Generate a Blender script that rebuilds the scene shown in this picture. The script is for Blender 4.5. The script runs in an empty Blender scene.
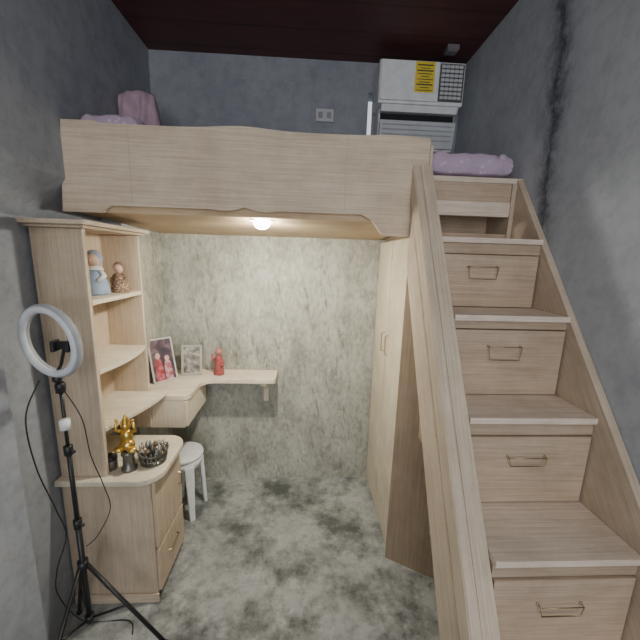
import bpy, bmesh, math, random
from mathutils import Matrix, Vector
random.seed(4)
PI=math.pi
COL=bpy.context.scene.collection
# ------------------------------------------------------------------ camera
f=325; th=math.radians(10.8); yaw=math.radians(2.9); roll=math.radians(1.7); H=1.713
R=Matrix.Rotation(-yaw,3,'Z')@Matrix.Rotation(PI/2-th,3,'X')@Matrix.Rotation(roll,3,'Z')
cam=bpy.data.cameras.new('camera'); co=bpy.data.objects.new('camera',cam); COL.objects.link(co)
cam.sensor_width=36; cam.lens=36*f/640; cam.clip_start=.02
co.matrix_world=Matrix.Translation((0,0,H))@R.to_4x4()
bpy.context.scene.camera=co

# ------------------------------------------------------------------ materials
def newmat(name):
    m=bpy.data.materials.new(name); m.use_nodes=True
    nt=m.node_tree; b=nt.nodes['Principled BSDF']
    return m,nt,b
def N(nt,t,**k):
    n=nt.nodes.new(t)
    for a,v in k.items(): setattr(n,a,v)
    return n
def pos(nt,scale=(1,1,1),rot=(0,0,0)):
    g=N(nt,'ShaderNodeNewGeometry'); out=g.outputs['Position']
    if any(rot):
        m0=N(nt,'ShaderNodeMapping'); m0.inputs['Rotation'].default_value=rot
        nt.links.new(out,m0.inputs['Vector']); out=m0.outputs[0]
    mp=N(nt,'ShaderNodeMapping'); mp.inputs['Scale'].default_value=scale
    nt.links.new(out,mp.inputs['Vector']); return mp.outputs[0]
def noise(nt,vec,scale,detail=4,rough=.6,dist=0):
    n=N(nt,'ShaderNodeTexNoise'); n.inputs['Scale'].default_value=scale; n.inputs['Detail'].default_value=detail
    n.inputs['Roughness'].default_value=rough; n.inputs['Distortion'].default_value=dist
    nt.links.new(vec,n.inputs['Vector']); return n.outputs['Fac']
def ramp(nt,fac,stops):
    r=N(nt,'ShaderNodeValToRGB'); e=r.color_ramp.elements
    while len(e)<len(stops): e.new(.5)
    for i,(p,c) in enumerate(stops):
        e[i].position=p; e[i].color=(c if len(c)==4 else (*c,1))
    nt.links.new(fac,r.inputs[0]); return r.outputs[0]
def mix(nt,fac,a,b,mode='MIX'):
    n=N(nt,'ShaderNodeMix',data_type='RGBA',blend_type=mode)
    for s,v in ((0,fac),(6,a),(7,b)):
        if hasattr(v,'is_linked'): nt.links.new(v,n.inputs[s])
        else: n.inputs[s].default_value=v if s==0 else (*v,1)
    return n.outputs[2]
def bump(nt,b,h,strength=.3,dist=.01):
    n=N(nt,'ShaderNodeBump'); n.inputs['Strength'].default_value=strength; n.inputs['Distance'].default_value=dist
    nt.links.new(h,n.inputs['Height']); nt.links.new(n.outputs[0],b.inputs['Normal'])
def simple(name,c,rough=.5,metal=0,spec=.5,var=.08):
    m,nt,b=newmat(name)
    nz=noise(nt,pos(nt),18,3)
    c1=tuple(x*(1-var) for x in c); c2=tuple(min(1,x*(1+var)) for x in c)
    nt.links.new(ramp(nt,nz,[(.3,c1),(.7,c2)]),b.inputs['Base Color'])
    b.inputs['Roughness'].default_value=rough; b.inputs['Metallic'].default_value=metal
    return m
def emis(name,c,s):
    m,nt,b=newmat(name); b.inputs['Base Color'].default_value=(*c,1)
    b.inputs['Emission Color'].default_value=(*c,1); b.inputs['Emission Strength'].default_value=s
    return m
def wood(name,axis,light=(.745,.625,.48),dark=(.65,.53,.395),rot=(0,0,0),rough=.55,k=.85,worn=.80):
    m,nt,b=newmat(name)
    st={'X':(1.1,50,50),'Y':(50,1.1,50),'Z':(50,50,1.1)}[axis]
    v=pos(nt,st,rot)
    n1=noise(nt,v,1.5,6,.65,.2)
    st2={'X':(4,170,170),'Y':(170,4,170),'Z':(170,170,4)}[axis]
    n2=noise(nt,pos(nt,st2,rot),1.2,3,.55)
    n3=noise(nt,pos(nt),4.2,8,.7)
    base=ramp(nt,n1,[(.30,dark),(.48,tuple((a+c)/2 for a,c in zip(dark,light))),(.66,light)])
    fine=ramp(nt,n2,[(.38,(k,k*.98,k*.96)),(.58,(1,1,1))])
    bl=ramp(nt,n3,[(.34,(worn,worn*.985,worn*.97)),(.62,(1.0,1.0,1.0))])
    c=mix(nt,1.0,base,fine,'MULTIPLY'); c=mix(nt,1.0,c,bl,'MULTIPLY')
    nt.links.new(c,b.inputs['Base Color']); b.inputs['Roughness'].default_value=rough
    b.inputs['Specular IOR Level'].default_value=.25
    bump(nt,b,n2,.1,.002)
    return m
def concrete(name,c_lo,c_mid,c_hi,stain=(.05,.05,.05),st_amt=.4,scale=2.2,rough=.85,crack=None,stretch=(1,1,1),thr=.60,
             fine=(.80,.80,.80),flecks=None,marks=None,streak=None,dist=0.0,st_scale=1.5,soft=.12,fthr=.60,mthr=.58,stk=.3,spec=.12,fl=.8):
    m,nt,b=newmat(name)
    v=pos(nt,stretch)
    n1=noise(nt,v,scale,10,.66,dist)
    n2=noise(nt,v,scale*8,8,.72,0)
    n3=noise(nt,pos(nt),scale*st_scale,12,.72,0)
    base=ramp(nt,n1,[(.34,c_lo),(.5,c_mid),(.66,c_hi)])
    spots=ramp(nt,n2,[(.36,fine),(.55,(1,1,1))])
    c=mix(nt,1.0,base,spots,'MULTIPLY')
    if streak:
        n6=noise(nt,pos(nt,(5,5,.9)),1.3,9,.75,.2)
        c=mix(nt,ramp(nt,n6,[(.48,(0,0,0)),(.70,(stk,stk,stk))]),c,streak)
    if flecks:
        n5=noise(nt,pos(nt,(16,16,7)),1.5,8,.72,0)
        n7=noise(nt,pos(nt),2.5,3,.5,0)
        lk=ramp(nt,n5,[(fthr,(0,0,0)),(fthr+.05,(fl,fl,fl))])
        c=mix(nt,mix(nt,1.0,lk,ramp(nt,n7,[(.40,(.1,.1,.1)),(.6,(1,1,1))]),'MULTIPLY'),c,flecks)
    sm=ramp(nt,n3,[(thr-soft/2,(0,0,0)),(thr+soft,(st_amt,)*3)])
    c=mix(nt,sm,c,stain)
    if marks:
        n4=noise(nt,pos(nt,(11,11,2.2),(0,math.radians(9),0)),1.6,9,.8,.3)
        mk=ramp(nt,n4,[(mthr,(0,0,0)),(mthr+.06,(marks,)*3)])
        c=mix(nt,mk,c,stain)
    if crack:
        g=N(nt,'ShaderNodeNewGeometry'); sp=N(nt,'ShaderNodeSeparateXYZ'); nt.links.new(g.outputs['Position'],sp.inputs[0])
        nw=noise(nt,pos(nt,(0,1,1)),4,12,.82)
        nb=noise(nt,pos(nt,(0,7,4)),2.5,9,.8)
        def M(op,a,bb):
            q=N(nt,'ShaderNodeMath',operation=op)
            for i,x in enumerate((a,bb)):
                if x is None: continue
                if isinstance(x,(int,float)): q.inputs[i].default_value=x
                else: nt.links.new(x,q.inputs[i])
            return q.outputs[0]
        off=M('MULTIPLY',M('SUBTRACT',nw,.5),.26)
        sl=M('MULTIPLY',M('SUBTRACT',sp.outputs['Z'],1.97),.07)
        d=M('ABSOLUTE',M('SUBTRACT',M('ADD',sp.outputs['Y'],off),M('ADD',crack,sl)),None)
        line=ramp(nt,d,[(.0,(.90,.90,.90)),(.008,(.62,.62,.62)),(.024,(.32,.32,.32)),(.055,(0,0,0))])
        halo=ramp(nt,d,[(.0,(.75,.75,.75)),(.05,(.5,.5,.5)),(.11,(0,0,0))])
        halo=mix(nt,1.0,halo,ramp(nt,nb,[(.40,(0,0,0)),(.54,(1,1,1))]),'MULTIPLY')
        zm=ramp(nt,M('MULTIPLY',sp.outputs['Z'],.33),[(.48,(0,0,0)),(.60,(1,1,1))])
        c=mix(nt,mix(nt,1.0,halo,zm,'MULTIPLY'),c,(.16,.18,.205))
        c=mix(nt,mix(nt,1.0,line,zm,'MULTIPLY'),c,(.07,.08,.095))
    nt.links.new(c,b.inputs['Base Color']); b.inputs['Roughness'].default_value=rough
    b.inputs['Specular IOR Level'].default_value=spec
    bump(nt,b,n2,.3,.005)
    return m

M_side=concrete('plaster_side',(.31,.335,.375),(.355,.38,.42),(.40,.425,.46),(.24,.26,.295),.3,2.0,marks=.3,streak=(.47,.495,.525),fine=(.86,.86,.86),stk=.35)
M_right=concrete('plaster_right',(.42,.45,.485),(.46,.49,.525),(.50,.53,.56),(.32,.345,.375),.4,2.6,crack=1.37,marks=.3,streak=(.57,.60,.63),fine=(.88,.88,.88),stk=.3)
M_back=concrete('plaster_back',(.32,.32,.275),(.405,.405,.355),(.50,.50,.44),(.15,.15,.12),.6,4.2,stretch=(1.3,1,.65),marks=.75,flecks=(.68,.68,.62),streak=(.58,.58,.52),thr=.58,stk=.4,fthr=.585,fine=(.76,.76,.76),fl=.55,mthr=.57)
M_backup=concrete('plaster_back_upper',(.26,.28,.315),(.30,.32,.355),(.34,.36,.395),(.19,.205,.235),.35,2.0,fine=(.88,.88,.88),streak=(.40,.42,.45),stk=.25)
M_floor=concrete('rough_cement',(.29,.305,.295),(.385,.40,.39),(.47,.485,.475),(.06,.07,.063),.85,2.7,rough=.5,thr=.505,st_scale=1.15,soft=.10,flecks=(.58,.60,.59),fthr=.575,spec=.3,fl=.6)
W_x=wood('pale_wood_x','X'); W_z=wood('pale_wood_z','Z',(.69,.57,.435),(.60,.485,.36)); W_y=wood('pale_wood_y','Y',(.72,.60,.465),(.63,.515,.39))
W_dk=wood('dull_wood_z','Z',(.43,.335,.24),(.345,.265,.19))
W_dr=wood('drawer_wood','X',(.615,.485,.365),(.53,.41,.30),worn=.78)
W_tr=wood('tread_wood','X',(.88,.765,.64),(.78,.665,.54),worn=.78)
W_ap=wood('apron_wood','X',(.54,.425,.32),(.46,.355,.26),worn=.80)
W_rail=wood('rail_wood','Z',(.75,.64,.505),(.66,.55,.42),rot=(math.radians(30.5),0,0),worn=.80)
W_str=wood('stringer_wood','Z',(.68,.57,.44),(.59,.48,.365),rot=(math.radians(36),0,0),worn=.76)
W_und=wood('underside_wood','X',(.66,.50,.33),(.58,.43,.27))
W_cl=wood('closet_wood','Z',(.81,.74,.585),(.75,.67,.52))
W_dk2=wood('desk_wood','X',(.86,.785,.63),(.78,.70,.55))
M_metal=simple('antique_metal',(.46,.36,.22),.38,1)
M_black=simple('black_plastic',(.015,.015,.017),.4)
M_white=simple('white_plastic',(.80,.82,.83),.4)
M_dkgap=simple('dark_gap',(.012,.012,.014),.8)
M_purple=simple('pink_mauve_cloth',(.48,.34,.42),.9)
M_gold=simple('gold',(.85,.58,.16),.28,1)
M_silver=simple('dull_silver',(.20,.195,.18),.38,.85)
M_seam=simple('seam',(.50,.40,.30),.8)
# lilac cloth with a faint pattern
m,nt,b=newmat('mauve_cloth_light')
v=N(nt,'ShaderNodeTexVoronoi'); v.inputs['Scale'].default_value=34; nt.links.new(pos(nt),v.inputs['Vector'])
nt.links.new(ramp(nt,v.outputs['Distance'],[(.16,(.64,.54,.62)),(.30,(.50,.39,.51))]),b.inputs['Base Color']); b.inputs['Roughness'].default_value=.9
M_purple2=m

# ceiling
m,nt,b=newmat('maroon_ceiling_boards')
w=N(nt,'ShaderNodeTexWave',wave_type='BANDS',bands_direction='Y'); w.inputs['Scale'].default_value=1.55; w.inputs['Distortion'].default_value=.1
nt.links.new(pos(nt),w.inputs['Vector'])
nn=noise(nt,pos(nt,(2,14,1)),2,5)
cc=ramp(nt,nn,[(.3,(.085,.026,.026)),(.7,(.125,.040,.037))])
ln=ramp(nt,w.outputs['Fac'],[(.0,(.65,.65,.65)),(.04,(1,1,1))])
nt.links.new(mix(nt,1.0,cc,ln,'MULTIPLY'),b.inputs['Base Color']); b.inputs['Roughness'].default_value=.55
M_ceil=m

# ------------------------------------------------------------------ mesh helpers
class MB:
    def __init__(s): s.bm=bmesh.new()
    def box(s,x0,x1,y0,y1,z0,z1):
        v=[s.bm.verts.new((x,y,z)) for z in (z0,z1) for y in (y0,y1) for x in (x0,x1)]
        for q in ((0,2,3,1),(4,5,7,6),(0,1,5,4),(2,6,7,3),(0,4,6,2),(1,3,7,5)): s.bm.faces.new([v[i] for i in q])
        return s
    def prism(s,pts,axis,a,b):
        def mk(p,t):
            if axis=='X': return (t,p[0],p[1])
            if axis=='Y': return (p[0],t,p[1])
            return (p[0],p[1],t)
        A=[s.bm.verts.new(mk(p,a)) for p in pts]; B=[s.bm.verts.new(mk(p,b)) for p in pts]
        n=len(pts); s.bm.faces.new(A); s.bm.faces.new(B[::-1])
        for i in range(n): s.bm.faces.new((A[i],B[i],B[(i+1)%n],A[(i+1)%n]))
        return s
    def tube(s,pts,r,seg=8,closed=False):
        P=[Vector(p) for p in pts]; rr=r if isinstance(r,(list,tuple)) else [r]*len(P)
        rings=[]; n=len(P); up=None
        for i,p in enumerate(P):
            if closed: t=P[(i+1)%n]-P[i-1]
            else: t=(P[min(i+1,n-1)]-P[max(i-1,0)])
            t.normalize()
            if up is None:
                up=t.orthogonal().normalized()
            up=(up-t*up.dot(t)).normalized(); sd=t.cross(up)
            rings.append([s.bm.verts.new(p+rr[i]*(math.cos(2*PI*k/seg)*up+math.sin(2*PI*k/seg)*sd)) for k in range(seg)])
        m=n if closed else n-1
        for i in range(m):
            a,b_=rings[i],rings[(i+1)%n]
            for k in range(seg): s.bm.faces.new((a[k],a[(k+1)%seg],b_[(k+1)%seg],b_[k]))
        if not closed: s.bm.faces.new(rings[0][::-1]); s.bm.faces.new(rings[-1])
        return s
    def lathe(s,prof,c,seg=24):
        rings=[]
        for r,z in prof:
            rings.append([s.bm.verts.new((c[0]+max(r,.0004)*math.cos(2*PI*k/seg),c[1]+max(r,.0004)*math.sin(2*PI*k/seg),c[2]+z)) for k in range(seg)])
        for a,b_ in zip(rings,rings[1:]):
            for k in range(seg): s.bm.faces.new((a[k],a[(k+1)%seg],b_[(k+1)%seg],b_[k]))
        s.bm.faces.new(rings[0][::-1]); s.bm.faces.new(rings[-1])
        return s
    def ball(s,c,r,sc=(1,1,1)):
        mt=Matrix.Translation(c)@Matrix.Diagonal((r*sc[0],r*sc[1],r*sc[2],1))
        bmesh.ops.create_uvsphere(s.bm,u_segments=18,v_segments=12,radius=1,matrix=mt); return s
    def xform(s,mt): bmesh.ops.transform(s.bm,matrix=mt,verts=s.bm.verts); return s
def rootloc(p):
    v=Vector((0,0,0))
    while p: v+=p.location; p=p.parent
    return v
def obj(name,mb,mat,parent=None,bevel=0,smooth=False,label=None):
    bm=mb.bm
    off=rootloc(parent)
    bmesh.ops.translate(bm,verts=bm.verts,vec=-off)
    bmesh.ops.recalc_face_normals(bm,faces=bm.faces)
    me=bpy.data.meshes.new(name); bm.to_mesh(me); bm.free()
    if smooth:
        for p in me.polygons: p.use_smooth=True
    me.materials.append(mat)
    o=bpy.data.objects.new(name,me); COL.objects.link(o)
    if parent: o.parent=parent
    if bevel:
        md=o.modifiers.new('bevel','BEVEL'); md.width=bevel; md.segments=2; md.limit_method='ANGLE'
    if label: o['label']=label
    return o
def thing(name,label,cat,loc,group=None):
    o=bpy.data.objects.new(name,None); COL.objects.link(o); o.location=loc; o.empty_display_size=.05
    o['label']=label; o['category']=cat
    if group: o['group']=group
    return o
def tag(o,label,cat,group=None):
    o['label']=label; o['category']=cat
    if group: o['group']=group
    return o
def struct(name,mb,mat):
    o=obj(name,mb,mat); o['kind']='structure'; return o
B=lambda *a: MB().box(*a)

# ------------------------------------------------------------------ room
CZ=2.93
struct('floor',B(-1.25,1.1,-1.6,2.42,-.1,0),M_floor)
struct('ceiling',B(-1.25,1.1,-1.6,2.42,CZ,CZ+.1),M_ceil)
struct('wall_back',B(-1.25,1.1,2.3,2.42,0,1.86),M_back)
g0,g1=2.44,2.76
struct('wall_back_upper',MB().box(-1.25,1.1,2.3,2.42,1.86,g0).box(-1.25,1.1,2.3,2.42,g1,CZ).prism([(-1.25,2.3),(.385,2.3),(.388,2.42),(-1.25,2.42)],'Z',g0,g1).prism([(.411,2.3),(1.1,2.3),(1.1,2.42),(.47,2.42)],'Z',g0,g1),M_backup)
struct('wall_right',B(.98,1.1,-1.6,2.3,0,CZ),M_right)
struct('wall_left',MB().prism([(-1.25,-1.6),(-.985,-1.6),(-.985,1.07),(-1.11,1.07),(-1.10,1.84),(-1.25,1.84)],'Z',0,1.84),M_side)
struct('wall_left_rear',MB().prism([(-1.25,1.84),(-1.10,1.84),(-.985,1.855),(-.975,2.3),(-1.25,2.3)],'Z',0,1.84),M_back)
wu=MB()
wu.box(-1.25,-.98,-1.6,1.07,1.84,CZ).box(-1.25,-.98,1.84,2.3,1.84,CZ)
wu.prism([(-1.25,1.84),(-1.11,1.84),(-.98,2.0),(-.98,CZ),(-1.25,CZ)],'Y',1.07,1.84)
struct('wall_left_upper',wu,M_side)

# ------------------------------------------------------------------ loft bed
bed=thing('loft_bed','pale wooden loft bed with scalloped front board, high above the desk','bed',(-.2,1.46,1.81))
X0,X1=-.975,.515
n=60
def topz(x):
    z=2.214
    z+=.013*math.exp(-((x+.27)/.14)**2)
    z+=.008*math.exp(-((x-.36)/.12)**2)
    if x<-.85: z+=.008
    return z
def botz(x):
    lo=1.872; c=1.902
    if x<-.86: return lo
    if x<-.80: t=(x+.86)/.06; return lo+(c-lo)*(t**2)*(3-2*t)
    if x<.24:
        d=abs(x+.26); z=c
        if d<.04: z+=.012*(1-d/.04)
        elif d<.14: z-=.005*math.sin(PI*(d-.04)/.10)
        return z
    if x<.27: return c-.016*(x-.24)/.03
    if x<.35:
        t=(x-.27)/.08; return c-.016-.070*(t**2)*(3-2*t)
    return 1.816
pts=[(X0,topz(X0))]+[(X0+(X1-X0)*i/n,topz(X0+(X1-X0)*i/n)) for i in range(1,n+1)]
m_=150
pts+=[(X1-(X1-X0)*i/m_,botz(X1-(X1-X0)*i/m_)) for i in range(m_)]+[(-1.005,1.872)]
fb=obj('front_board',MB().prism(pts,'Y',1.452,1.474),W_x,bed)
for xs in (-.72,.165): obj('seam',B(xs-.001,xs+.001,1.4512,1.453,1.915,2.205),M_seam,fb)
# underside panel, hung a little lower towards the back wall
obj('base_board',MB().prism([(1.4745,1.876),(2.298,1.846),(2.298,1.930),(1.4745,1.930)],'X',-.975,.515),W_und,bed)
obj('end_board',B(.518,.532,1.455,1.95,2.092,2.19),W_y,bed,.003)
mt=tag(obj('mattress',MB().box(-.96,.50,1.50,2.28,1.931,2.12),M_purple2,None,.03),'low mattress lying inside the raised bed behind the scalloped board','mattress')

def cushion(w,d,h,mtx,nn=22,pw=.45,rnd=.0,wa=.05,crease=0):
    mb=MB(); g={}
    for sgn in (1,-1):
        for i in range(nn+1):
            for j in range(nn+1):
                u=-1+2*i/nn; v=-1+2*j/nn
                edge=(i in (0,nn)) or (j in (0,nn))
                if edge and sgn==-1: g[(i,j,-1)]=g[(i,j,1)]; continue
                t=max(0,(1-u**4)*(1-v**4))**pw
                pin=1-.06*(u*u*v*v)
                wr=wa*(math.sin(7*u+3*v)*math.cos(5*v-2*u)+.5*math.sin(13*u-6*v))*t
                wr-=crease*(math.exp(-((u*1.0+.35*v-.25)/.07)**2)+math.exp(-((u*.8-.6*v+.45)/.06)**2)+.8*math.exp(-((v+.25*u+.35)/.08)**2))*t
                if sgn==-1: wr*=.2
                uu=u*math.sqrt(1-rnd*v*v/2); vv=v*math.sqrt(1-rnd*u*u/2)
                g[(i,j,sgn)]=mb.bm.verts.new((uu*w/2*pin,vv*d/2*pin+(crease*.03*math.sin(9*u)),sgn*(h/2)*t*(1+wr*2)+wr*h*.6))
        for i in range(nn):
            for j in range(nn):
                q=[g[(i,j,sgn)],g[(i+1,j,sgn)],g[(i+1,j+1,sgn)],g[(i,j+1,sgn)]]
                if len(set(q))==4: mb.bm.faces.new(q)
    mb.xform(mtx); return mb
tag(obj('pillow',cushion(.20,.44,.09,Matrix.Translation((-.858,1.88,2.325))@Matrix.Rotation(math.radians(12),4,'Z')@Matrix.Rotation(math.radians(-7),4,'Y')@Matrix.Rotation(math.radians(78),4,'X'),rnd=.25,wa=.10,crease=.05),M_purple,None,0,True),
    'upright pink mauve pillow leaning tall at the left end of the loft bed','pillow')
tag(obj('folded_blanket',cushion(.26,.20,.155,Matrix.Translation((-.835,1.62,2.205)),pw=.2,rnd=.05,wa=.03),M_purple2,None,0,True),
    'folded light mauve blanket lying in front of the upright pillow','blanket')
tag(obj('pillow',cushion(.41,.27,.102,Matrix.Translation((.750,1.67,2.152)),nn=44,pw=.15,wa=.05,crease=.17),M_purple2,None,0,True),
    'creased mauve pillow lying flat on the landing above the drawer staircase','pillow')

# ------------------------------------------------------------------ under-bed lamp
lamp=thing('ceiling_lamp','small round glowing lamp set into the underside of the loft bed','lamp',(-.20,1.53,1.872))
obj('lamp_ring',MB().lathe([(.038,-.004),(.052,-.003),(.052,.0),(.038,.0)],(-.20,1.55,1.872),28),M_white,lamp)
obj('bulb',MB().ball((-.20,1.55,1.866),.038,(1,1,.85)),emis('bulb_glow',(1,.95,.83),420),lamp,0,True)
DL=bpy.data.lights.new('lamp_light','AREA'); DL.shape='DISK'; DL.size=.06; DL.energy=14; DL.color=(1,.94,.79)
dl=bpy.data.objects.new('lamp_light',DL); COL.objects.link(dl); dl.location=(-.20,1.555,1.829)
dl.rotation_euler=Vector((0,.9,-1)).to_track_quat('-Z','Y').to_euler()

# ------------------------------------------------------------------ closet
cl=thing('wardrobe','tall pale wardrobe with two narrow doors standing under the loft bed beside the staircase','wardrobe',(.75,1.95,0))
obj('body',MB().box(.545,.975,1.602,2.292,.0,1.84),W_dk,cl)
for (a,b_) in ((1.967,2.285),(1.61,1.950)):
    d=obj('door',B(.518,.540,a,b_,.03,1.825),W_cl,cl,.004)
    yh=a+.04 if a>1.8 else b_-.04
    obj('handle',MB().tube([(.518,yh,1.26),(.500,yh,1.255),(.500,yh,1.14),(.518,yh,1.135)],.0035),M_metal,d)
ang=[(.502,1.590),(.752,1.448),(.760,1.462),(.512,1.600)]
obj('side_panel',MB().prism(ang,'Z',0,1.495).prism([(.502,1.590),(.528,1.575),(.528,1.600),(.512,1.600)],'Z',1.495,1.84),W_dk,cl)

# ------------------------------------------------------------------ staircase
st=thing('drawer_staircase','pale wooden staircase with a drawer in every step, against the right wall','staircase',(.74,.9,0))
T=[.308,.617,.925,1.233,1.532,1.81]; Yk=[.30,.51,.72,.93,1.105,1.30]
sg_=obj('stringer',MB().prism([(1.449,2.106),(1.449,1.68),(.513,0),(.21,0)],'X',.452,.528),W_rail,st,.003)
zt=lambda y,o:.76+1.70*(y-.657)-o
def strip(o0,o1,xa,xb):
    y=1.447
    return MB().prism([(y,zt(y,o0)),(y,zt(y,o1)),(.21+o1/1.7,0),(.21+o0/1.7,0)],'X',xa,xb)
obj('edge_strip',strip(.0,.13,.446,.4518),W_rail,sg_,.0015)
obj('edge_strip',strip(.145,.165,.448,.4518),W_str,sg_)
def topstrip(xa,xb):
    y=1.447
    return MB().prism([(y,zt(y,-.009)),(y,zt(y,.0005)),(.2115,0),(.205,0)],'X',xa,xb)
obj('edge_cap',topstrip(.449,.474),W_rail,sg_,.0015)
obj('edge_cap',topstrip(.479,.527),W_rail,sg_,.0015)
XR=.950
obj('stringer',MB().prism([(1.519,2.086),(1.519,1.56),(.41,0),(-.019,0)],'X',XR+.001,.978),W_str,st)
obj('end_post',B(XR+.0005,.978,1.5195,1.60,1.56,2.066),W_str,st)
def bracket_handle(cx,y,z,w=.085,h=.034):
    mb=MB()
    a=(cx-w/2,y,z+h/2);b_=(cx+w/2,y,z+h/2)
    y2=y-.014
    mb.tube([a,(a[0],y2,a[2]),(cx-w*.45,y2,z-h/2),(cx+w*.45,y2,z-h/2),(b_[0],y2,b_[2]),b_],.0019,6)
    mb.tube([(a[0],y2,a[2]),(b_[0],y2,b_[2])],.0014,6)
    mb.ball(a,.0045).ball(b_,.0045)
    return mb
for k,(z,y) in enumerate(zip(T,Yk)):
    zb=T[k-1] if k else 0
    ye=min(y+.40,1.585)
    if k==4: ye=1.43
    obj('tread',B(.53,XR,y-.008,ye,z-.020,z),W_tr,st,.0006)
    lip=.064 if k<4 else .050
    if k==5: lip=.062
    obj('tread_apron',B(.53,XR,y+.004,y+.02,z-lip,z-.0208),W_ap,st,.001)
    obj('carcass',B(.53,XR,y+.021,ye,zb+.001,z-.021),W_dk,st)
    dz0,dz1=zb+.003,z-lip-.004
    d=obj('drawer',B(.537,XR-.006,y-.004,y+.0205,dz0,dz1),W_dr,st,.002)
    hx=(.715 if k==5 else (.722 if k==4 else .732))
    obj('handle',bracket_handle(hx,y-.004,dz0+(dz1-dz0)*(.66 if k>2 else .62),(.120 if k>3 else .126),(.048 if k>3 else .028)),M_metal,d,0,True)
obj('tread_apron',B(.553,XR-.020,1.516,1.545,1.922,1.985),W_tr,st,.001)
obj('riser',B(.553,XR-.020,1.522,1.545,1.986,2.066),W_dr,st)
cs=[(1.514,1.811),(1.586,1.811),(1.586,1.843),(1.72,1.843),(1.72,2.066),(1.514,2.066)]
obj('cubby_side',MB().prism(cs,'X',.53,.552),W_str,st)
obj('cubby_side',MB().prism(cs,'X',XR-.019,XR),W_str,st)
obj('cubby_floor',MB().box(.5525,XR-.0195,1.522,1.586,1.811,1.845).box(.5525,XR-.0195,1.5865,1.70,1.8425,1.845),W_dr,st)
obj('cubby_back',B(.5525,XR-.0195,1.70,1.715,1.8425,2.06),W_dr,st)
obj('landing',B(.533,.978,1.520,2.28,2.067,2.091),W_tr,st,.003)
obj('landing_frame',MB().box(.545,.975,1.81,2.27,1.842,2.066),W_dk,st)

# ------------------------------------------------------------------ base cabinet
def roundrect(x0,x1,y0,y1,r,corners,seg=8):
    p=[(x0,y0)]
    if 'br' in corners: p+=[(x1-r+r*math.sin(a),y0+r-r*math.cos(a)) for a in [PI/2*i/seg for i in range(seg+1)]]
    else: p.append((x1,y0))
    if 'tr' in corners: p+=[(x1-r+r*math.cos(a),y1-r+r*math.sin(a)) for a in [PI/2*i/seg for i in range(seg+1)]]
    else: p.append((x1,y1))
    p.append((x0,y1)); return p
bc=thing('base_cabinet','low pale wooden cabinet with rounded top at the left, ring light tripod before it','cabinet',(-.89,1.54,0))
obj('body',MB().box(-1.095,-.70,1.372,1.70,.035,.672).box(-1.09,-.72,1.39,1.70,0,.035),W_z,bc,.002)
obj('worktop',MB().prism(roundrect(-1.098,-.645,1.335,1.73,.10,('br','tr')),'Z',.673,.70),W_dk2,bc,.004)
obj('plinth',B(-1.095,-.692,1.362,1.372,.0,.05),W_x,bc,.002)
d=obj('door',B(-.70,-.684,1.385,1.695,.30,.655),W_z,bc,.003)
d2=obj('drawer',B(-.70,-.684,1.385,1.695,.05,.285),W_z,bc,.003)
obj('handle',MB().tube([(-.684,1.48,.19),(-.668,1.485,.19),(-.668,1.585,.19),(-.684,1.59,.19)],.004),M_metal,d2)
obj('handle',MB().tube([(-.684,1.655,.52),(-.668,1.655,.515),(-.668,1.655,.45),(-.684,1.655,.445)],.004),M_metal,d)

# ------------------------------------------------------------------ hutch
hu=thing('shelf_hutch','tall narrow open shelf unit with moulded top standing on the low cabinet','shelf unit',(-.98,1.6,.701))
obj('side_panel',B(-1.08,-.885,1.372,1.392,.701,1.80),W_z,hu,.003)
obj('side_panel',B(-1.08,-.885,1.808,1.826,.701,1.80),W_z,hu,.003)
obj('back_panel',B(-1.088,-1.078,1.373,1.825,.702,1.80),W_z,hu)
def shelfp(z,b=.05,x1=-.885):
    p=[(-1.077,1.393),(x1,1.393)]
    for i in range(13):
        t=i/12; p.append((x1+b*math.sin(PI*t)**.8,1.393+.414*t))
    p+=[(-1.077,1.807)]
    return MB().prism(p,'Z',z-.02,z)
obj('shelf',shelfp(1.51,.004),W_dk2,hu,.002)
obj('shelf',shelfp(1.205,.03),W_dk2,hu,.002)
p=[(-1.077,1.393),(-.882,1.393)]
for i in range(1,17):
    t=i/16; p.append((-.882+.105*(t**1.3)+.03*math.sin(PI*t),1.393+.433*t))
p+=[(-.883,1.826),(-.883,1.807),(-1.077,1.807)]
obj('shelf',MB().prism(p,'Z',.912,.930),W_dk2,hu,.002)
obj('cornice',MB().box(-1.088,-.862,1.345,1.842,1.801,1.812).prism(roundrect(-1.088,-.836,1.315,1.855,.02,('br','tr'),3),'Z',1.812,1.830),W_y,hu,.004)

# ------------------------------------------------------------------ desk
dk=thing('corner_desk','pale corner desk with one drawer running along left wall onto back wall','desk',(-.7,2.05,.64))
ex=-.668
pd=[(-.977,1.828),(ex-.05,1.828)]+[(ex-.05+.05*math.sin(a),1.878-.05*math.cos(a)) for a in [PI/2*i/6 for i in range(1,7)]]
pd+=[(ex,2.03)]+[(ex+.07-.07*math.cos(a),2.03+.07*math.sin(a)) for a in [PI/2*i/6 for i in range(1,7)]]
pd+=[(-.20,2.10),(-.185,2.115),(-.185,2.299),(-.977,2.299)]
obj('desktop',MB().prism(pd,'Z',.860,.892),W_dk2,dk,.004)
obj('drawer_box',B(-.965,ex-.030,1.829,2.20,.69,.859),W_cl,dk)
obj('drawer',B(ex-.030,ex-.013,1.832,2.20,.695,.852),W_cl,dk,.003)
obj('bracket',MB().prism([(2.299,.859),(2.12,.859),(2.12,.835),(2.22,.81),(2.262,.76),(2.272,.66),(2.299,.65)],'X',-.285,-.250),W_cl,dk,.002)

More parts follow.
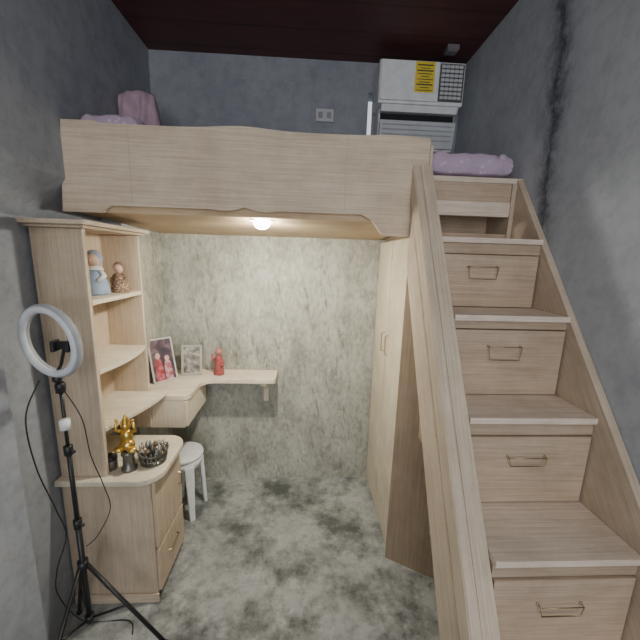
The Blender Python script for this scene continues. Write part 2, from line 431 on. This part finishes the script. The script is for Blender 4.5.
# ------------------------------------------------------------------ stool
sc=(-.775,1.985); ZS=-.045
sl=thing('plastic_stool','round white plastic stool tucked under the desk drawer','stool',(*sc,0))
obj('seat',MB().lathe([(0,.445+ZS),(.108,.445+ZS),(.120,.450+ZS),(.124,.462+ZS),(.120,.474+ZS),(.106,.480+ZS),(.03,.478+ZS),(0,.474+ZS)],(*sc,0),28),M_white,sl,0,True)
obj('apron',MB().lathe([(.110,.39+ZS),(.118,.445+ZS),(.104,.445+ZS),(.100,.39+ZS)],(*sc,0),28),M_white,sl,0,True)
for a in (35,125,215,305):
    an=math.radians(a)
    mt_=Matrix.Translation((sc[0],sc[1],0))@Matrix.Rotation(an,4,'Z')
    mb=MB()
    v=[]
    for (r0,r1,hw,z) in ((.092,.118,.030,.42+ZS),(.118,.138,.016,.0)):
        v.append([mb.bm.verts.new((r,s_*hw,z)) for r,s_ in ((r0,-1),(r1,-1),(r1,1),(r0,1))])
    mb.bm.faces.new(v[0]); mb.bm.faces.new(v[1][::-1])
    for i in range(4): mb.bm.faces.new((v[0][i],v[1][i],v[1][(i+1)%4],v[0][(i+1)%4]))
    obj('leg',mb.xform(mt_),M_white,sl,.004)

# ------------------------------------------------------------------ ring light
px,py=-.905,1.19
rl=thing('ring_light','grey-white ring light with phone clamp on a thin black tripod','ring light',(px,py,0))
YW=-17
def ringpts(R_,cx,cy,cz,n=48,yw=YW,tilt=4):
    mt=Matrix.Translation((cx,cy,cz))@Matrix.Rotation(math.radians(yw),4,'Z')@Matrix.Rotation(math.radians(tilt),4,'X')
    return [mt@Vector((R_*math.cos(2*PI*i/n),0,R_*math.sin(2*PI*i/n))) for i in range(n)]
rc=(-.902,1.165,1.392); RR=.121
obj('ring_housing',MB().tube(ringpts(RR,*rc),.0170,10,True),simple('ring_grey',(.36,.38,.41),.4),rl,0,True)
dv=Vector((math.sin(math.radians(YW)),-math.cos(math.radians(YW)),0))*.006
obj('diffuser',MB().tube(ringpts(RR-.002,rc[0]+dv.x*1.0+.001,rc[1]+dv.y,rc[2]),.0140,10,True),simple('ring_white',(.66,.69,.73),.35),rl,0,True)
bt=Vector(ringpts(RR,*rc)[36])
obj('ball_joint',MB().ball((bt.x,bt.y,bt.z-.022),.016).lathe([(.016,0),(.018,.03),(.012,.04)],(px,py,1.19)).tube([(px,py,1.225),(bt.x,bt.y,bt.z-.02)],.009),M_black,rl,0,True)
cx_,cy_,cz_=rc[0]+.065,rc[1]-.02,rc[2]-.005
cp=obj('phone_clamp',MB().tube([(bt.x,bt.y,bt.z),(bt.x+.035,bt.y-.02,bt.z+.04),(cx_,cy_,cz_)],.006).box(cx_-.022,cx_+.022,cy_-.012,cy_+.006,cz_-.014,cz_+.014).box(cx_-.030,cx_-.020,cy_-.03,cy_+.006,cz_-.02,cz_+.02).box(cx_+.020,cx_+.030,cy_-.03,cy_+.006,cz_-.02,cz_+.02),M_black,rl,.002)
obj('pole',MB().tube([(px,py,.12),(px,py,.62)],.011).tube([(px,py,.60),(px,py,.95)],.009).tube([(px,py,.93),(px,py,1.2)],.0065),M_black,rl,0,True)
for zz in (.62,.95): obj('collar',MB().lathe([(.012,-.02),(.016,-.018),(.016,.018),(.012,.02)],(px,py,zz),14).tube([(px,py,zz),(px+.03,py-.01,zz)],.006),M_black,rl,0,True)
obj('leg_hub',MB().lathe([(.013,-.02),(.020,-.02),(.020,.02),(.013,.02)],(px,py,.42),14),M_black,rl,0,True)
obj('leg_hub',MB().lathe([(.013,-.012),(.018,-.012),(.018,.012),(.013,.012)],(px,py,.15),14),M_black,rl,0,True)
for a,r in ((-2,.32),(138,.19),(262,.27)):
    a=math.radians(a); fx,fy=px+r*math.cos(a),py+r*math.sin(a)
    hx,hy=px+.018*math.cos(a),py+.018*math.sin(a)
    lg=obj('leg',MB().tube([(hx,hy,.42),(fx,fy,.012)],.0085),M_black,rl,0,True)
    mx,my=(hx+fx)/2,(hy+fy)/2
    obj('brace',MB().tube([(hx,hy,.15),(mx,my,.216)],.005),M_black,lg,0,True)
    obj('rubber_foot',MB().ball((fx,fy,.012),.012),M_black,lg,0,True)
obj('remote',MB().lathe([(.0,-.02),(.018,-.018),(.018,.018),(0,.02)],(px+.022,py-.03,1.075),14),M_white,rl,0,True,label='white cable remote')
def cord(pts,label,r=.0025):
    cv=[Vector(p) for p in pts]; out=[]
    for i in range(len(cv)-1):
        p0=cv[max(i-1,0)];p1=cv[i];p2=cv[i+1];p3=cv[min(i+2,len(cv)-1)]
        for k in range(8):
            t=k/8; out.append(.5*((2*p1)+(-p0+p2)*t+(2*p0-5*p1+4*p2-p3)*t*t+(-p0+3*p1-3*p2+p3)*t**3))
    out.append(cv[-1])
    return tag(obj('power_cord',MB().tube(out,r,6),M_black,None,0,True),label,'cord')
cord([(-.945,1.15,1.25),(-.985,1.12,1.12),(-1.0,1.15,.9),(-.95,1.15,.72),(-.925,1.15,.60),(-.97,1.14,.45),(-1.03,1.2,.25),(-.99,1.27,.02),(-.8,1.28,.006),(-.75,1.22,.006)],'thin black cord hanging in loops beside the tripod pole down to the floor')
cord([(-.885,1.18,1.20),(-.84,1.19,1.08),(-.83,1.2,.92),(-.80,1.21,.78),(-.79,1.22,.66),(-.84,1.2,.55),(-.875,1.18,.52)],'thin black cord bowing out right of the tripod pole',.002)

# ------------------------------------------------------------------ things on the cabinet
gx,gy,gz=-.814,1.425,.70
gd=thing('gold_statuette','golden seated statuette with raised arms on a dark pedestal on the low cabinet','statuette',(gx,gy,gz))
obj('pedestal',MB().lathe([(.033,0),(.034,.012),(.026,.02),(.024,.068),(.030,.080),(.030,.096),(0,.096)],(gx,gy,gz+.001)),M_silver,gd,0,True)
gz+=.014
mb=MB().ball((gx,gy,gz+.115),.034,(1,.85,.85)).ball((gx,gy,gz+.16),.027,(1,.85,1.2)).ball((gx,gy-.002,gz+.212),.021).ball((gx-.03,gy-.02,gz+.10),.018,(1.2,1,.8)).ball((gx+.03,gy-.02,gz+.10),.018,(1.2,1,.8))
mb.tube([(gx-.022,gy,gz+.18),(gx-.045,gy-.008,gz+.19),(gx-.036,gy-.008,gz+.235)],[.009,.008,.006]).tube([(gx+.022,gy,gz+.18),(gx+.045,gy-.008,gz+.19),(gx+.036,gy-.008,gz+.235)],[.009,.008,.006])
mb.ball((gx-.036,gy-.008,gz+.24),.008).ball((gx+.036,gy-.008,gz+.24),.008)
obj('figure',mb,M_gold,gd,0,True)
obj('headdress',MB().lathe([(.019,0),(.022,.006),(.012,.016),(.014,.02),(.004,.04),(0,.042)],(gx,gy,gz+.224),14),M_gold,gd,0,True)
bx,by=-.729,1.486
bk=thing('metal_basket','dark openwork metal basket of trinkets beside the golden statuette','basket',(bx,by,.701))
mb=MB(); S=1.1
q=lambda r,t,z:(bx+S*1.02*r*math.cos(t),by+S*r*math.sin(t),z)
for zz,rr in ((.004,.050),(.028,.055),(.056,.058)):
    mb.tube([q(rr,2*PI*i/24,.701+zz) for i in range(24)],.0032,6,True)
for i in range(22):
    a=2*PI*i/22
    for sg in (-1,1):
        b2=a+.25*sg+random.uniform(-.08,.08)
        mb.tube([q(.050,a,.705),q(.055,b2,.728),q(.058,a+random.uniform(-.08,.08),.757),q(.061+random.uniform(0,.006),a+.12*sg,.766+random.uniform(0,.018))],.0026,5)
mb.lathe([(0,0),(.050,0),(.050,.004),(0,.004)],(bx,by,.701))
obj('wire_bowl',mb,M_silver,bk,0,True)
tm=[M_silver,simple('grey_bits',(.30,.30,.28),.4),M_silver,simple('brown_bits',(.12,.08,.05),.5),M_gold,simple('steel_bits',(.50,.50,.48),.3,.9)]
for i in range(18):
    a=i*2.4; r=.006+.0024*i
    c=(bx+r*math.cos(a),by+r*math.sin(a),.730+.045*((i*5)%4)/3+.014*(1-i/18))
    mb=MB()
    if i%3==0: mb.ball(c,.014,(1,1,.85))
    elif i%3==1: mb.lathe([(0,0),(.009,0),(.011,.026),(.006,.046),(0,.050)],(c[0],c[1],c[2]-.006),12)
    else: mb.box(-.018,.018,-.008,.008,-.005,.007).xform(Matrix.Translation(c)@Matrix.Rotation(a,4,'Z')@Matrix.Rotation(.9,4,'X'))
    obj('trinket',mb,tm[(i*5)%6],bk,0,i%3!=2)
jx,jy=-.900,1.43
jar=thing('candle_tin','small dark tin left of the golden statuette','tin',(jx,jy,.701))
obj('tin',MB().lathe([(0,0),(.026,0),(.028,.004),(.028,.048),(.026,.052),(0,.052)],(jx,jy,.701)),M_silver,jar,0,True)
obj('lid',MB().lathe([(.029,.048),(.029,.060),(.010,.066),(.007,.078),(0,.08)],(jx,jy,.702)),M_black,jar,0,True)

# dolls on the upper shelf
def patterned(name,c1,c2,sc_):
    m,nt,b=newmat(name)
    v=N(nt,'ShaderNodeTexVoronoi'); v.inputs['Scale'].default_value=sc_; nt.links.new(pos(nt),v.inputs['Vector'])
    nt.links.new(ramp(nt,v.outputs['Distance'],[(.30,c1),(.45,c2)]),b.inputs['Base Color']); b.inputs['Roughness'].default_value=.6
    return m
def doll(x,y,z,h,body,hair,skin,name,label,cat,arms=None,collar=None):
    t=thing(name,label,cat,(x,y,z))
    s=h/.19; wd=1.25
    obj('dress',MB().lathe([(0,0),(.040*s*wd,0),(.044*s*wd,.01*s),(.036*s*wd,.06*s),(.020*s*wd,.105*s),(.018*s,.115*s),(.008*s,.125*s)],(x,y,z),16),body,t,0,True)
    for sg in (-1,1):
        obj('arm',MB().tube([(x+sg*.018*s,y,z+.11*s),(x+sg*.044*s,y-.008*s,z+.08*s),(x+sg*.03*s,y-.034*s,z+.06*s)],[.012*s,.011*s,.008*s]),arms or body,t,0,True)
    obj('head',MB().ball((x,y-.003*s,z+.147*s),.028*s,(1,.95,1.08)).ball((x+.004*s,y-.030*s,z+.145*s),.004*s),skin,t,0,True)
    obj('hair',MB().ball((x-.002*s,y+.008*s,z+.153*s),.032*s,(1.05,.95,1.15)),hair,t,0,True)
    if collar: obj('collar',MB().lathe([(.014*s,.112*s),(.034*s,.104*s),(.036*s,.110*s),(.016*s,.122*s)],(x,y,z),16),collar,t,0,True)
    return t
M_skin=simple('doll_skin',(.62,.42,.33),.5)
M_dwh=simple('doll_white',(.70,.72,.74),.8)
doll(-.995,1.60,1.511,.21,simple('doll_blue',(.28,.38,.52),.8),simple('doll_bonnet',(.30,.35,.44),.8),M_skin,'doll','doll in blue and white clothes on the upper hutch shelf','doll',M_dwh,M_dwh)
doll(-.950,1.725,1.511,.155,patterned('doll_brown_pattern',(.50,.36,.24),(.20,.12,.08),90),simple('doll_hair',(.22,.14,.10),.7),M_skin,'figurine','smaller patterned brown figurine right of the blue doll on the shelf','figurine')

# picture frames
def pic_mat(name,cols,scale):
    m,nt,b=newmat(name); nz=noise(nt,pos(nt),scale,3,.5,.4)
    nt.links.new(ramp(nt,nz,[(.35,cols[0]),(.5,cols[1]),(.62,cols[2])]),b.inputs['Base Color']); b.inputs['Roughness'].default_value=.3
    return m
def frame(cx,cy,z,w,h,yw,lean,border,fmat,pmat,label,people=False):
    t=thing('picture_frame',label,'picture frame',(cx,cy,z))
    mt=Matrix.Translation((cx,cy,z+.003))@Matrix.Rotation(math.radians(yw),4,'Z')@Matrix.Rotation(math.radians(-lean),4,'X')
    mb=MB().box(-w/2,w/2,0,.012,0,border).box(-w/2,w/2,0,.012,h-border,h).box(-w/2,-w/2+border,0,.012,border,h-border).box(w/2-border,w/2,0,.012,border,h-border)
    obj('frame',mb.xform(mt),fmat,t,.001)
    pp=obj('photo',MB().box(-w/2+border,w/2-border,.004,.008,border,h-border).xform(mt),pmat,t)
    if people:
        for (ox,hh,mm) in ((-.028,.190,M_ph1),(.028,.165,M_ph2)):
            body=[(ox-.024,border),(ox-.024,hh*.55),(ox-.015,hh*.8),(ox+.015,hh*.8),(ox+.024,hh*.55),(ox+.024,border)]
            obj('photo_body',MB().prism(body,'Y',.0028,.0038).xform(mt),mm,pp)
            hd=[(ox+.015*math.cos(a),hh*.9+.019*math.sin(a)) for a in [2*PI*i/14 for i in range(14)]]
            obj('photo_face',MB().prism(hd,'Y',.0026,.0036).xform(mt),M_skin,pp)
    obj('stand',MB().box(-.02,.02,.012,.016,.0,h*.7).xform(mt),M_black,t)
    return t
M_ph1=pic_mat('photo_red',((.30,.04,.05),(.42,.07,.09),(.50,.20,.22)),34); M_ph2=pic_mat('photo_pink',((.26,.05,.08),(.42,.13,.17),(.56,.34,.37)),34)
frame(-.885,2.05,.892,.155,.285,46,16,.010,simple('frame_pale',(.52,.50,.48),.4),pic_mat('photo_dark',((.04,.035,.055),(.09,.06,.08),(.20,.14,.16)),14),'pale framed photo of two people in red leaning at the desk corner',True)
frame(-.765,2.17,.892,.135,.205,8,10,.014,simple('frame_grey',(.40,.38,.33),.5),pic_mat('photo_grey',((.08,.08,.07),(.22,.21,.18),(.42,.40,.35)),22),'grey framed picture between the photo of two people and the red figurine')
bx2,by2,bz2=-.585,2.20,.892
t=thing('figurine','small dark red figurine standing right of the grey picture frame','figurine',(bx2,by2,bz2))
M_red=patterned('dull_red',(.42,.10,.095),(.30,.06,.06),70)
K=1.25
obj('robe',MB().lathe([(a*1.0,b_*K) for a,b_ in [(0,0),(.036,0),(.036,.01),(.028,.05),(.026,.09),(.018,.105),(.008,.112)]],(bx2,by2,bz2),16),M_red,t,0,True)
obj('head',MB().ball((bx2,by2,bz2+.13*K),.024,(1,1,1.1)),simple('red_head',(.46,.18,.16),.5),t,0,True)
obj('arm',MB().tube([(bx2-.02,by2,bz2+.095*K),(bx2-.038,by2-.012,bz2+.08*K),(bx2-.040,by2-.012,bz2+.12*K)],.008),M_red,t,0,True)
obj('arm',MB().tube([(bx2+.02,by2,bz2+.095*K),(bx2+.036,by2-.01,bz2+.06*K),(bx2+.018,by2-.03,bz2+.055*K)],.008),M_red,t,0,True)

# ------------------------------------------------------------------ air conditioner
ac=thing('air_conditioner','white window air conditioner with yellow label high on the back wall','air conditioner',(.67,2.2,2.40))
ax0,ax1=.413,.925
obj('casing',MB().box(ax0,ax1,2.12,2.298,2.63,2.862).box(ax0+.02,ax1-.015,2.185,2.298,2.395,2.63),M_white,ac,.008)
obj('front_panel',B(ax0+.006,ax1-.16,2.108,2.121,2.645,2.855),M_white,ac,.004)
obj('control_panel',B(ax1-.155,ax1-.010,2.110,2.121,2.650,2.850),simple('panel_grey',(.10,.105,.11),.4),ac,.003)
M_lv=simple('louvre_grey',(.54,.56,.57),.4)
for i in range(8):
    mb=MB()
    z0_=2.660+i*.0235
    for j in range(5): mb.box(ax1-.148+j*.0265,ax1-.128+j*.0265,2.106,2.111,z0_,z0_+.016)
    mb.box(ax1-.14,ax1-.03,2.1075,2.1105,z0_+.005,z0_+.011)
    obj('louvre',mb,M_lv,ac)
lb=obj('energy_label',B(.622,.736,2.1055,2.108,2.69,2.85),simple('yellow_label',(.78,.60,.05),.5),ac)
M_ink=simple('label_ink',(.08,.08,.05),.5)
mb=MB()
for i,wd in enumerate((.092,.055,.095,.066,.095,.045,.085,.095,.06,.09)): mb.box(.679-wd/2,.679+wd/2,2.1045,2.1056,2.698+i*.0145,2.698+i*.0145+.004+.003*(i in (2,7,9)))
obj('print_bars',mb,M_ink,lb)
obj('upper_lip',MB().prism([(2.128,2.629),(2.145,2.596),(2.184,2.596),(2.184,2.629)],'X',ax0+.025,ax1-.02),M_white,ac,.002)
obj('vent',B(ax0+.03,ax1-.025,2.176,2.186,2.552,2.595),M_dkgap,ac)
M_low=simple('ac_lower',(.50,.52,.54),.5)
obj('lower_panel',MB().prism([(2.145,2.550),(2.168,2.405),(2.184,2.405),(2.184,2.550)],'X',ax0+.025,ax1-.02),M_low,ac,.002)
for i in range(4):
    zz=2.530-i*.026; yy=2.145+(2.550-zz)*.159
    obj('slat',MB().prism([(yy-.006,zz-.006),(yy+.002,zz+.006),(yy+.006,zz+.006),(yy+.003,zz-.006)],'X',ax0+.04,ax1-.035),M_low,ac)
sw=thing('wall_socket','small white double socket plate on the back wall left of the air conditioner','socket',(.11,2.295,2.61))
obj('plate',B(.05,.165,2.288,2.299,2.575,2.65),simple('plate_white',(.52,.53,.55),.5),sw,.003)
for xx in (.08,.135): obj('socket',B(xx-.014,xx+.014,2.285,2.289,2.595,2.63),simple('socket_grey',(.30,.30,.30),.5),sw,.001)
jb=thing('junction_box','small grey box on the ceiling above the air conditioner','junction box',(.82,2.1,CZ))
obj('box',B(.785,.855,2.07,2.13,CZ-.028,CZ-.001),simple('box_grey',(.16,.15,.16),.5),jb,.003)
obj('cover',B(.790,.850,2.075,2.125,CZ-.033,CZ-.028),simple('cover_grey',(.24,.23,.24),.5),jb,.002)

# ------------------------------------------------------------------ light
w=bpy.data.worlds.new('world'); bpy.context.scene.world=w; w.use_nodes=True
w.node_tree.nodes['Background'].inputs[0].default_value=(.90,.95,1,1); w.node_tree.nodes['Background'].inputs[1].default_value=.92
L=bpy.data.lights.new('doorway_light','AREA'); L.energy=52; L.size=2.0; L.color=(.98,.98,1)
lo=bpy.data.objects.new('doorway_light',L); COL.objects.link(lo); lo.location=(0,-3.4,2.0)
lo.rotation_euler=(Vector((.05,2.0,1.0))-lo.location).to_track_quat('-Z','Y').to_euler()
# added fill, unseen above the camera: brightens stair treads and floor from above
L2=bpy.data.lights.new('tread_fill_light','AREA'); L2.energy=13; L2.shape='RECTANGLE'; L2.size=1.2; L2.size_y=.8; L2.color=(1,.98,.96)
l2=bpy.data.objects.new('tread_fill_light',L2); COL.objects.link(l2); l2.location=(0,-.25,2.9)
l2.rotation_euler=Vector((.05,.55,-1)).to_track_quat('-Z','Y').to_euler()
